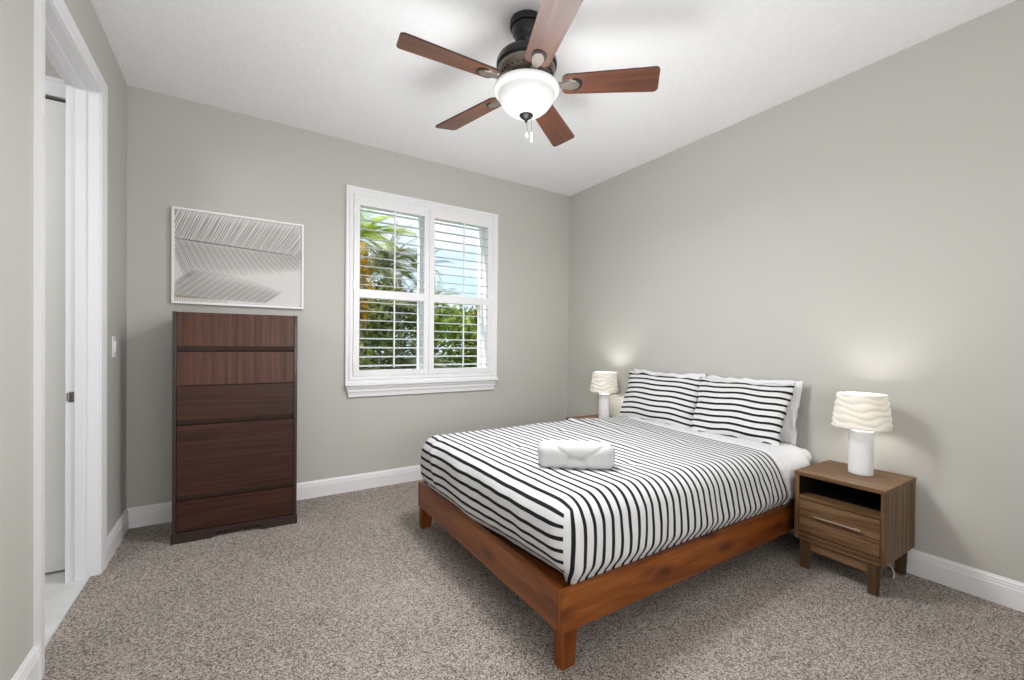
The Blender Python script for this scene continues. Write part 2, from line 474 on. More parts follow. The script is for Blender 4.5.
t.box(hx0 - .085, hx1 + .02, hy - .020, hy - .014, 2.44, 2.458, .002)
struct(t, 'trim_2', M['jamb'])

# ------------------------------------------------------------------ window: casing, sill, apron, sash, glass
fo = (-2.254, -.890, .846, 2.389)
t = MB()
win = struct(MB().box(WX0, WX0 + .002, .0, .19, WZ0, WZ1).box(WX1 - .002, WX1, 0, .19, WZ0, WZ1).box(WX0, WX1, 0, .19, WZ0, WZ0 + .002).box(WX0, WX1, 0, .19, WZ1 - .002, WZ1), 'window_1', M['trim'])
def picture_frame(mb, x0, x1, z0, z1, prof, sides=(1, 1, 1, 1)):
    """mitred moulding: prof of (offset inwards, y)"""
    C = [[(x0 + o, y, z0 + o), (x1 - o, y, z0 + o), (x1 - o, y, z1 - o), (x0 + o, y, z1 - o)] for o, y in prof]
    V = [[mb.bm.verts.new(p) for p in ring] for ring in C]
    for A, B in zip(V, V[1:]):
        for i in range(4):
            if sides[i]: mb.bm.faces.new((A[i], A[(i + 1) % 4], B[(i + 1) % 4], B[i]))
    return mb
c = MB()
picture_frame(c, *fo, [(0, 0), (0, -.026), (.004, -.030), (.012, -.030), (.016, -.025), (.024, -.025), (.029, -.032), (.038, -.032), (.041, -.028), (.052, -.026), (.058, -.020), (.058, .02)])
c.build('window_casing', M['trim'], win, 30)
s = MB()   # sill nose and moulded apron, mitred ends
ap = [(-.0, .848), (-.052, .848), (-.056, .844), (-.056, .832), (-.050, .827), (-.044, .825), (-.040, .812), (-.034, .803), (-.030, .80), (-.030, .783), (-.026, .778), (-.022, .765), (-.022, .742), (0, .742)]
A = [s.bm.verts.new((fo[0] - .004 + max(0, (.056 + y)) * .85, y, z)) for y, z in ap]
B = [s.bm.verts.new((fo[1] + .004 - max(0, (.056 + y)) * .85, y, z)) for y, z in ap]
A[0].co.x = A[1].co.x; B[0].co.x = B[1].co.x; A[-1].co.x = A[-2].co.x; B[-1].co.x = B[-2].co.x
n_ = len(ap)
for i in range(n_): s.bm.faces.new((A[i], A[(i + 1) % n_], B[(i + 1) % n_], B[i]))
s.bm.faces.new(A[::-1]); s.bm.faces.new(B)
s.build('window_sill', M['trim'], win, 25)
sa = MB()
for x0, x1 in ((WX0 + .002, WX0 + .035), (WX1 - .035, WX1 - .002), (-1.598, -1.548)): sa.box(x0, x1, .150, .195, WZ0 + .002, WZ1 - .002, .003)
for z0, z1 in ((WZ0 + .002, WZ0 + .04), (WZ1 - .04, WZ1 - .002), (1.54, 1.58)): sa.box(WX0 + .03, WX1 - .03, .152, .193, z0, z1, .003)
sa.build('window_frame', M['trim'], win)
MB().box(WX0 + .03, -1.59, .170, .174, WZ0 + .03, WZ1 - .03).build('glass_pane', M['glass'], win)
MB().box(-1.556, WX1 - .03, .170, .174, WZ0 + .03, WZ1 - .03).build('glass_pane', M['glass'], win)

# ------------------------------------------------------------------ plantation shutters
def shutter(x0, x1, label, hinge_left):
    root = thing('plantation_shutter', label, 'shutter', (x0 if hinge_left else x1, -.012, .905), group=None)
    ox = root.location
    def L_(x): return x - ox.x
    zb, zt = .905 - ox.z, 2.330 - ox.z
    yf, yb = -.014, .014
    sw = .045
    for a in (x0, x1 - sw): MB().box(L_(a), L_(a + sw), yf, yb, zb, zt, .002).build('stile', M['trim'], root)
    rails = ((.905, .948), (1.527, 1.592), (2.250, 2.330))
    for z0, z1 in rails: MB().box(L_(x0 + sw), L_(x1 - sw), yf + .001, yb - .001, z0 - ox.z, z1 - ox.z, .002).build('rail', M['trim'], root)
    tilt = radians(6)
    def louver(z):
        pts = []
        for i in range(20):
            a = 2 * pi * i / 20
            py, pz = .036 * cos(a), .0043 * sin(a)
            pts.append((py * cos(tilt) - pz * sin(tilt), z - ox.z + py * sin(tilt) + pz * cos(tilt)))
        MB().prism(pts, 0, L_(x0 + sw + .001), L_(x1 - sw - .001)).build('louver', M['trim'], root, 40)
    for z0, z1, n in ((.948, 1.527, 8), (1.592, 2.250, 9)):
        st = (z1 - z0) / n
        for i in range(n): louver(z0 + st * (i + .5))
        xm = (x0 + x1) / 2
        MB().box(L_(xm - .006), L_(xm + .006), -.052, -.040, z0 + .02 - ox.z, z1 - .015 - ox.z, .003).build('tilt_rod', M['trim'], root)
    hx = x0 - .002 if hinge_left else x1 + .002
    for z in (1.04, 1.62, 2.19):
        MB().box(L_(hx - .005), L_(hx + .005), -.022, -.012, z - .038 - ox.z, z + .038 - ox.z, .002).build('hinge', M['trim'], root)
    kx = x1 - .02 if hinge_left else x0 + .02
    MB().lathe([(0, -.010), (.006, -.008), (.007, -.004), (.005, 0)], n=12).build('magnet_catch', M['trim'], root, 40).matrix_local = Matrix.Translation((L_(kx), -.014, 2.300 - ox.z)) @ Matrix.Rotation(radians(-90), 4, 'X')
    return root
shutter(-2.194, -1.572, 'white louvered shutter panel covering the left half of the window', True)
shutter(-1.570, -.951, 'white louvered shutter panel covering the right half of the window', False)

# ------------------------------------------------------------------ light switch
sw = thing('light_switch', 'white light switch plate on the wall beside the door casing', 'light switch', (-W, -.335, 1.13))
MB().box(0, .006, -.036, .036, -.058, .058, .003).build('cover_plate', M['plastic'], sw)
MB().hexa([(.005, -.016, -.033), (.010, -.016, -.033), (.010, .016, -.033), (.005, .016, -.033)], [(.005, -.016, .033), (.014, -.016, .033), (.014, .016, .033), (.005, .016, .033)]).build('rocker', M['plastic'], sw)

# ------------------------------------------------------------------ framed leaf print
px0, px1, pz0, pz1 = -3.316, -2.549, 1.409, 2.029
pic = thing('framed_print', 'wide framed grey palm leaf print hanging above the tall dark chest', 'picture', ((px0 + px1) / 2, -.004, pz0))
fx, fz = (px1 - px0) / 2, pz1 - pz0
c = MB(); picture_frame(c, -fx, fx, 0, fz, [(0, 0), (0, -.028), (.002, -.030), (.012, -.030), (.014, -.028), (.014, -.010)])
c.build('frame', M['frame_white'], pic, 30)
a = MB()
a.box(-fx + .012, fx - .012, -.016, -.012, .012, fz - .012, 0, 0)
U0, U1, V0, V1 = -fx + .014, fx - .014, .014, fz - .014
def PV(u, v): return (U0 + u * (U1 - U0), V0 + v * (V1 - V0))
def clip_strip(p, q, wd, mi):
    """thin ink stroke from p to q in print units (0..1), clipped to the sheet"""
    (u0, v0), (u1, v1) = p, q
    for _ in range(2):
        pass
    t0, t1 = 0., 1.
    for c0, c1 in ((u0, u1), (v0, v1)):
        d = c1 - c0
        if abs(d) < 1e-9:
            if c0 < 0 or c0 > 1: return
            continue
        ta, tb = (0 - c0) / d, (1 - c0) / d
        if ta > tb: ta, tb = tb, ta
        t0, t1 = max(t0, ta), min(t1, tb)
    if t1 - t0 < .02: return
    def at(t): return (u0 + (u1 - u0) * t, v0 + (v1 - v0) * t)
    A_, B_ = PV(*at(t0)), PV(*at(t1))
    dx, dz = B_[0] - A_[0], B_[1] - A_[1]; l = hypot(dx, dz); nx, nz_ = -dz / l, dx / l
    def clampp(x, z): return (min(max(x, U0), U1), min(max(z, V0), V1))
    prev = None
    pr = [(0, .8), (.2, 1.0), (.7, .9), (1, .25)]
    for f, k in pr:
        f_g = f
        x, z = A_[0] + dx * f_g, A_[1] + dz * f_g
        l1 = clampp(x + nx * wd * k / 2, z + nz_ * wd * k / 2); l2 = clampp(x - nx * wd * k / 2, z - nz_ * wd * k / 2)
        cur = ((l1[0], -.0163, l1[1]), (l2[0], -.0163, l2[1]))
        if prev: a.quad([prev[0], prev[1], cur[1], cur[0]], mi)
        prev = cur
rnd = random.Random(3)
def spine1(u): return .645 + .07 * max(0, 1 - u) ** 1.5 * .6 + .0 * u - .02 * u
nL = 68
for i in range(nL + 16):
    u = -.25 + 1.25 * i / nL
    v = spine1(max(u, 0)) + (.06 if u < 0 else 0)
    ln = .55 * (1 - .25 * max(u, 0))
    a_ = radians(67 - 14 * u + rnd.uniform(-1.5, 1.5))
    clip_strip((u, spine1(max(u, 0))), (u + ln * cos(a_) * .8, spine1(max(u, 0)) + ln * sin(a_) * 1.1), .0094, 1 if i % 4 else 2)   # upper leaflets
for i in range(nL):
    u = -.05 + 1.06 * i / nL
    ln = (.44 - .24 * u) + rnd.uniform(-.02, .02)
    a_ = radians(-72 + 24 * u)
    clip_strip((u, spine1(max(u, 0))), (u + ln * cos(a_), spine1(max(u, 0)) + ln * sin(a_)), .0090 - .002 * u, 1 if i % 3 else 2)
for i in range(42):                                     # second frond, low left
    u = -.12 + .82 * i / 42
    v = .02 - .03 * u
    top = .34 - .30 * max(0, u) ** 1.6
    ln = max(.1, top) * 1.15
    a_ = radians(50 - 8 * u)
    clip_strip((u, v + .03), (u + ln * cos(a_), v + .03 + ln * sin(a_)), .0088, 1 if i % 3 else 2)
for i in range(22):
    u = .0 + .4 * i / 22
    clip_strip((u, .075 - .1 * u), (u + .012, -.06), .0075, 3)
clip_strip((-.01, spine1(0)), (1.0, spine1(1)), .006, 1)
a.build('print_sheet', [M['paper'], M['leaf_ink'], M['leaf_ink_pale'], M['leaf_ink_warm']], pic, recalc=True)

# ------------------------------------------------------------------ tall chest
ch = thing('chest_of_drawers', 'tall narrow dark espresso chest of drawers standing against the wall', 'chest of drawers', (-2.951, -.428, 0), radians(-3.0))
hw, dep = .3205, .365
c = MB()
c.box(-hw, -hw + .019, 0, dep, .0, 1.337, .002); c.box(hw - .019, hw, 0, dep, 0, 1.337, .002)
c.build('side_panel', M['chest_edge'], ch)
MB().box(-hw + .019, hw - .019, .004, dep - .006, 1.316, 1.335, .001).build('top_panel', M['chest_v'], ch)
MB().box(-hw + .019, hw - .019, dep - .012, dep - .006, .06, 1.316).build('back_panel', M['chest_edge'], ch)
MB().box(-hw + .019, hw - .019, .020, .030, .06, 1.316).build('seam_shadow_sheet', M['gap'], ch)  # dark sheet behind the fronts stands for shadow in the seams
xi = hw - .021
def drawer(z0, z1, lip_at, mat, lip=.03):
    """front with a bevelled finger lip along its lower ('b') or upper ('t') edge"""
    m_ = MB()
    if lip_at == 'b':
        m_.prism([(.0015, z0 + lip), (.0015, z1), (.020, z1), (.020, z0), (.014, z0)], 0, -xi, xi)
    elif lip_at == 't':
        m_.prism([(.0015, z0), (.0015, z1), (.020, z1), (.020, z0)], 0, -xi, xi)
    else:
        m_.prism([(.0015, z0), (.0015, z1), (.020, z1), (.020, z0)], 0, -xi, xi)
    o = m_.build('drawer', mat, ch)
    if lip_at == 'b':
        l = MB(); l.prism([(.0012, z0 + lip), (.0137, z0 - .0003), (.0132, z0 + .0005), (.0007, z0 + lip + .001)], 0, -xi, xi)
        l.build('finger_lip', M['chest_lip'], o)
    return o
drawer(1.108, 1.333, 'b', M['chest_v'])
drawer(.910, 1.104, '', M['chest_v'])
drawer(.680, .905, 'b', M['chest_h'])
drawer(.240, .676, 'b', M['chest_h'])
drawer(.064, .236, '', M['chest_h'])
p_ = MB()
p_.prism([(-hw - .004, 0), (-.128, 0), (-.112, .030), (-.085, .034), (.085, .034), (.112, .030), (.128, 0), (hw + .004, 0), (hw + .004, .052), (hw - .002, .060), (-hw + .002, .060), (-hw - .004, .052)], 1, -.008, .012)
p_.build('plinth', M['chest_edge'], ch)

# ------------------------------------------------------------------ bed frame
bed = thing('bed_frame', 'low cherry brown wooden platform bed frame under the striped comforter', 'bed', (-1.985, -1.627, 0))
BX, BY = 1.985, 1.627
XF, XH, YR, YL, RB, RT = -1.985, -.035, -2.345, -.908, .137, .286
MB().box(XF + BX, XF + .030 + BX, YR + .026 + BY, YL - .026 + BY, RB, RT, .003).build('foot_rail', M['bed_y'], bed)
MB().box(XF + BX, XH + BX, YR + BY, YR + .026 + BY, RB, RT, .003).build('side_rail', M['bed_x'], bed)
MB().box(XF + BX, XH + BX, YL - .026 + BY, YL + BY, RB, RT, .003).build('side_rail', M['bed_x'], bed)
MB().box(XH - .03 + BX, XH + BX, YR + .026 + BY, YL - .026 + BY, RB, RT, .003).build('head_rail', M['bed_y'], bed)
for xs in (0, 1):
    for ys in (0, 1):
        x0 = XF + .004 if xs == 0 else XH - .004; sx = 1 if xs == 0 else -1
        y0 = YR + .004 if ys == 0 else YL - .004; sy = 1 if ys == 0 else -1
        P = lambda dx, dy, z: (x0 + sx * dx + BX, y0 + sy * dy + BY, z)
        m_ = MB()
        m_.hexa([P(0.003, .003, 0), P(.066, .003, 0), P(.066, .046, 0), P(.003, .046, 0)], [P(0, 0, RB), P(.076, 0, RB), P(.076, .056, RB), P(0, .056, RB)])
        bmesh.ops.bevel(m_.bm, geom=m_.bm.edges[:], offset=.003, segments=2, affect='EDGES')
        m_.build('leg', M['bed_z'], bed)
for i in range(11):
    x = XF + .034 + i * .172
    MB().box(x + BX, x + .11 + BX, YR + .028 + BY, YL - .028 + BY, .240, .260, .003).build('slat', M['slat'] if i else M['bed_y'], bed)
MB().box(XF + .032 + BX, XH - .032 + BX, -1.66 + BY, -1.60 + BY, .17, .238, .003).build('centre_beam', M['slat'], bed)

# ------------------------------------------------------------------ bedding
def nz(p, s, seed=0): return noise.noise(Vector((p[0] * s + seed, p[1] * s - seed * .7, p[2] * s + seed * .3)))


def rounded(mb_pts, lo, hi, r):
    q = Vector([min(max(mb_pts[i], lo[i] + r), hi[i] - r) for i in range(3)])
    d = Vector(mb_pts) - q
    return q if d.length < 1e-9 else q + d.normalized() * r


def soft_box(lo, hi, r, nx, ny, nz_, warp=None):
    """closed rounded box with a quad grid on each face"""
    def ticks(a, b, n):
        ed = [a + r * k / 4 for k in range(4)]; mid = [a + r + (b - a - 2 * r) * k / n for k in range(n + 1)]
        return ed + mid + [b - r * k / 4 for k in range(3, -1, -1)]
    T = [ticks(lo[i], hi[i], (nx, ny, nz_)[i]) for i in range(3)]
    m_ = MB(); vs = {}
    def V(i, j, k):
        if (i, j, k) not in vs:
            p = rounded((T[0][i], T[1][j], T[2][k]), lo, hi, r)
            vs[(i, j, k)] = m_.bm.verts.new(warp(p) if warp else p)
        return vs[(i, j, k)]
    n = [len(t) - 1 for t in T]
    for ax in range(3):
        b_, c_ = (ax + 1) % 3, (ax + 2) % 3
        for side in (0, n[ax]):
            for p in range(n[b_]):
                for q in range(n[c_]):
                    quad = []
                    for dp, dq in ((0, 0), (1, 0), (1, 1), (0, 1)):
                        idx = [0, 0, 0]; idx[ax] = side; idx[b_] = p + dp; idx[c_] = q + dq
                        quad.append(V(*idx))
                    m_.bm.faces.new(quad)
    return m_


def mt_k(z): return min(max((.50 - z) / .14, 0), 1)
mo = soft_box((-1.90, -2.328, .2605), (-.028, -.93, .556), .05, 30, 24, 4, lambda p: Vector((max(p.x, -1.90 + .05 * mt_k(p.z)), -1.63 + (p.y + 1.63) * (1 - .085 * mt_k(p.z)), p.z + .004 * nz(p, 5))))
mt = tag(mo.build('mattress', M['sheet'], None, True), 'white sheeted mattress showing at the head end under the pillows', 'mattress')

# comforter: rounded drape, stripes follow the cloth
cx_h, cx_f, cyl, cyr, czb, czt, cr_ = -.16, -1.990, -.918, -2.349, .274, .594, .098
NX, NY, NZ = 150, 90, 26
def ticks(a, b, n, r0, r1):
    """even ticks from a to b with extra ones inside the rounding r0 (start) and r1 (end)"""
    s_ = 1 if b > a else -1; out = []
    if r0: out += [a + s_ * r0 * k / 10 for k in range(10)]
    A_, B_ = a + s_ * r0, b - s_ * r1
    out += [A_ + (B_ - A_) * k / n for k in range(n + 1)]
    if r1: out += [B_ + s_ * r1 * k / 10 for k in range(1, 11)]
    return out
TX = ticks(cx_h, cx_f, NX, 0, cr_); TY = ticks(cyr, cyl, NY, cr_, cr_); TZ = ticks(czt, czb, NZ, cr_, 0)
LO = (cx_f, cyr, czb - 1); HI = (cx_h + 1, cyl, czt)
def cl(p):
    q = rounded(p, LO, HI, cr_)
    return q
# cloth lengths along the top row and down the foot
sx_ = [0.]
for i in range(1, len(TX)): sx_.append(sx_[-1] + (cl((TX[i], -1.6, czt)) - cl((TX[i - 1], -1.6, czt))).length)
sz_ = [sx_[-1]]
for i in range(1, len(TZ)): sz_.append(sz_[-1] + (cl((cx_f, -1.6, TZ[i])) - cl((cx_f, -1.6, TZ[i - 1]))).length)
def smooth(a, b, x):
    t_ = min(max((x - a) / (b - a), 0), 1); return t_ * t_ * (3 - 2 * t_)
def drape(p):
    x, y, z = p
    h = (z - czb) / (czt - czb)
    side_r, side_l, foot = max(0, -(y + 1.633)) / .715, max(0, (y + 1.633)) / .715, 0
    # the head end lies thinner on the mattress
    z -= .014 * smooth(-.75, -.25, x) * smooth(.3, .9, h)
    # middle of the bed a touch higher, gentle puffiness
    top = smooth(.75, 1, h)
    z += top * (.006 * nz((x, y, 0), 3.2, 4) + .003 * nz((x, y, 0), 9, 1))
    # soft creases parallel to the stripes
    for xc, am in ((-.80, .012), (-1.08, .010), (-.62, .007)):
        k = (x - xc) / .035
        z += top * am * exp(-k * k) * smooth(-2.05, -1.5, y) * (0.6 + .4 * sin(y * 4 + xc * 9))
    # tufts
    for tx, ty in ((-1.33, -2.07), (-1.13, -1.28), (-.72, -1.9), (-1.62, -1.5), (-.72, -1.15)):
        d2 = ((x - tx) ** 2 + (y - ty) ** 2) / .0016
        z -= top * .007 * exp(-d2)
    # sides and foot: belly out a little, then tuck inside the rails
    q = rounded(p, LO, HI, cr_)
    dn = Vector((p[0] - min(max(p[0], LO[0] + cr_), HI[0] - cr_), p[1] - min(max(p[1], LO[1] + cr_), HI[1] - cr_), 0))
    if dn.length > 1e-6:
        dn.normalize()
        bel = .010 * sin(pi * min(h * 1.2, 1)) - .036 * max(0, 1 - smooth(0, .30, h)) ** 1.4 * (1 if dn.y < -.5 or dn.x < -.5 else .6)
        if dn.x < -.3: bel += -(.004 + .056 * smooth(1.5, 2.3, -p[1])) * (1 - smooth(0, .65, h)) * min(1, -dn.x)
        bel += (1 - top) * (.010 * nz((x * 1.3, y * 1.3, z * .6), 3.4, 9) + .006 * nz((x * 1.5, y * 1.5, z), 8, 2))
        x += dn.x * bel; y += dn.y * bel
        if dn.x < -.7:     # a diagonal crease on the foot drop
            k = ((y + 1.16) - (z - .5) * .5) / .03
            x -= .010 * exp(-k * k) * smooth(.05, .3, h)
    return Vector((x, y, z))
bmC, bmH = bmesh.new(), bmesh.new()
uvC, uvH = bmC.loops.layers.uv.new('UVMap'), bmH.loops.layers.uv.new('UVMap')
cacheC, cacheH = {}, {}
def white_limit(y, z):
    """cloth length at which the stripes begin, measured from the head edge"""
    k = (-.918 - y) / 1.43
    lim = .10 + .245 * min(max(k, 0), 1)
    if z < czt - .01: lim -= .13 * smooth(czt - .02, czb, z) if y < -1.6 else 0
    return lim
def skew(s, y, z):
    """stripes lean a little near the head, straight at the foot"""
    return s - (white_limit(y, z) - .20) * (1 - smooth(.2, 1.5, s))
def face(pts, ss, on_top):
    mid = sum(ss) / 4
    cen = sum(pts, Vector()) / 4
    head = mid < white_limit(cen.y, cen.z)
    bm_, uv_, ca = (bmH, uvH, cacheH) if head else (bmC, uvC, cacheC)
    vs = []
    for p in pts:
        key = tuple(round(c, 5) for c in p)
        if key not in ca:
            q = drape(p)
            if head: q = q + Vector((0, 0, .007)) if p.z > czt - .05 else q + Vector((0, -.006 if p.y < -1.6 else .006, 0))
            ca[key] = bm_.verts.new(q)
        vs.append(ca[key])
    if len(set(vs)) < 4: return
    try: f = bm_.faces.new(vs)
    except ValueError: return
    f.smooth = True
    for l, s_, p in zip(f.loops, ss, pts): l[uv_].uv = (skew(s_, p.y, p.z), p.y)
nx_, ny_, nz2 = len(TX), len(TY), len(TZ)
for i in range(nx_ - 1):
    for j in range(ny_ - 1):
        P = [cl((TX[a_], TY[b_], czt)) for a_, b_ in ((i, j), (i, j + 1), (i + 1, j + 1), (i + 1, j))]
        face(P, [sx_[i], sx_[i], sx_[i + 1], sx_[i + 1]], True)
    for k in range(nz2 - 1):
        for yy, fl in ((cyr, 0), (cyl, 1)):
            ids = ((i, k), (i + 1, k), (i + 1, k + 1), (i, k + 1))
            if fl: ids = ids[::-1]
            P = [cl((TX[a_], yy, TZ[b_])) for a_, b_ in ids]
            face(P, [sx_[a_] for a_, b_ in ids], False)
for j in range(ny_ - 1):
    for k in range(nz2 - 1):
        ids = ((j, k), (j, k + 1), (j + 1, k + 1), (j + 1, k))
        P = [cl((cx_f, TY[a_], TZ[b_])) for a_, b_ in ids]
        face([p for p in P], [sz_[b_] for a_, b_ in ids], False)
def cloth_obj(bm_, name, mat, parent=None, thick=.012):
    bmesh.ops.recalc_face_normals(bm_, faces=bm_.faces[:])
    if sum(f.normal.z for f in bm_.faces) < 0: bmesh.ops.reverse_faces(bm_, faces=bm_.faces[:])
    me = bpy.data.meshes.new(name); bm_.normal_update(); bm_.to_mesh(me); bm_.free(); me.materials.append(mat)
    o = bpy.data.objects.new(name, me); COL.objects.link(o)
    if parent: o.parent = parent
    so = o.modifiers.new('thickness', 'SOLIDIFY'); so.thickness = thick; so.offset = -1
    return o
comf = tag(cloth_obj(bmC, 'comforter', M['comforter']), 'black and white striped comforter spread over the bed', 'comforter')
tag(cloth_obj(bmH, 'turned_back_edge', M['hem'], comf, .012), 'plain white turned back edge')

# pillows
def pillow(name, label, mat, w, h, thick, loc, lean, yaw, roll=0, seed=0, group=None, flare=.0):
    """local: X across, Y out of the front, Z up from the lower edge"""
    n, m_n = 54, 36
    bm_ = bmesh.new(); uv = bm_.loops.layers.uv.new('UVMap'); g = {}
    def P(i, j, sgn):
        a, b_ = -1 + 2 * i / n, -1 + 2 * j / m_n
        ea, eb = max(0., 1 - abs(a) ** 2.4), max(0, 1 - abs(b_) ** 2.4)
        t_ = thick / 2 * (ea ** .62) * (eb ** .62)
        # pinched sides, pointed corners
        x = a * w / 2 * (1 + flare * b_) * (1 - .045 * (1 - b_ * b_) * abs(a) ** 3)
        z = h / 2 + b_ * h / 2 * (1 - .055 * (1 - a * a) * abs(b_) ** 3)
        wr = .006 * noise.noise(Vector((a * 2.6 + seed, b_ * 2.2, seed))) + .004 * noise.noise(Vector((a * 6, b_ * 6 + seed, seed * 2)))
        edge = max(abs(a), abs(b_))
        if edge > .86:
            ru = (edge - .86) / .14 * .030 * noise.noise(Vector((a * 4.1 + seed * 3, b_ * 4.1, seed)))
            z += ru * (.5 if abs(b_) > abs(a) else 0); y0 = ru
        else: y0 = 0
        y = sgn * t_ + wr * min(1, t_ / (thick * .15)) + y0
        # slumped: front belly lower
        y *= (1.12 - .24 * (b_ * .5 + .5)) if sgn > 0 else 1
        return Vector((x, -y, z))
    for sgn in (1, -1):
        for i in range(n):
            for j in range(m_n):
                ids = [(i, j), (i + 1, j), (i + 1, j + 1), (i, j + 1)]
                if sgn < 0: ids = ids[::-1]
                vs = []
                for a, b_ in ids:
                    rim = a in (0, n) or b_ in (0, m_n)
                    key = (a, b_, 0 if rim else sgn)
                    if key not in g: g[key] = bm_.verts.new(P(a, b_, sgn))
                    vs.append(g[key])
                f = bm_.faces.new(vs); f.smooth = True
                for l, (a, b_) in zip(f.loops, ids): l[uv].uv = ((b_ / m_n) * h + .004 * sin(a * .25 + seed), a / n * w)
    me = bpy.data.meshes.new(name); bm_.normal_update(); bm_.to_mesh(me); bm_.free(); me.materials.append(mat)
    o = bpy.data.objects.new(name, me); COL.objects.link(o)
    # stand it with X along -Y world, front facing -X, leaning back towards the wall (+X)
    R_ = Matrix.Rotation(yaw - pi / 2, 4, 'Z') @ Matrix.Rotation(-lean, 4, 'X') @ Matrix.Rotation(roll, 4, 'Y')
    o.matrix_world = Matrix.Translation(loc) @ R_
    return tag(o, label, 'pillow', group)
pillow('pillow', 'striped pillow leaning nearer the far table lamp', M['sham'], .665, .400, .125, (-.262, -1.318, .572), radians(22), radians(5), radians(1.5), 1.3, 'striped pillows at the head of the bed', .02)
pillow('pillow', 'striped pillow leaning nearer the nightstand in full view', M['sham'], .600, .405, .130, (-.285, -1.953, .572), radians(25), radians(2), radians(-.5), 4.1, 'striped pillows at the head of the bed', .045)
pillow('pillow', 'plain white pillow behind the striped pillow nearer the far lamp', M['pillowcase'], .665, .405, .070, (-.118, -1.300, .566), radians(8), radians(2), radians(.5), 7.7, 'white pillows at the head of the bed')
pillow('pillow', 'plain white pillow behind the striped pillow nearer the full view nightstand', M['pillowcase'], .630, .400, .070, (-.118, -1.962, .566), radians(8), 0, radians(-1), 2.9, 'white pillows at the head of the bed', .03)

# rolled towel
def towel_warp(p):
    x, y, z = p                       # local, length along x, front towards -y
    u = x / .178
    # two flaps folded in from the ends meet in a chevron on the front
    v = (z - .058) / .058
    front = smooth(-.02, -.05, y)
    g_ = 0
    for (ua, va, ub, vb, wd, am) in ((-.62, 1.0, -.16, .05, .05, .007), (.80, 1.0, .12, -.08, .05, .007), (-.16, .05, .12, -.08, .06, .010), (-.16, .05, -.38, -.95, .06, .005), (.12, -.08, .28, -.95, .06, .005)):
        dx, dv = ub - ua, vb - va; l2 = dx * dx + dv * dv
        t_ = min(max(((u - ua) * dx + (v - va) * dv) / l2, 0), 1)
        d = hypot(u - ua - t_ * dx, (v - va - t_ * dv) * .5)
        g_ += am * exp(-(d / wd) ** 2)
    y += g_ * front
    bulge = .006 * (1 - u * u)
    y += bulge * (-1 if y < 0 else 1)
    z += .004 * nz((x, y, z), 12, 3) * (1 if z > .02 else 0)
    y += .003 * nz((x, y, z), 16, 5)
    x += .006 * nz((y * 2, z * 2, x), 9, 6)
    return Vector((x, y, z))
tw = soft_box((-.178, -.066, 0), (.178, .066, .116), .042, 60, 14, 10, towel_warp)
tw = tw.build('towel', M['towel'], None, True)
tw.location = (-1.615, -1.985, .594); tw.rotation_euler = (0, 0, radians(-37.5))
tag(tw, 'rolled white terry towel lying on the striped comforter', 'towel')

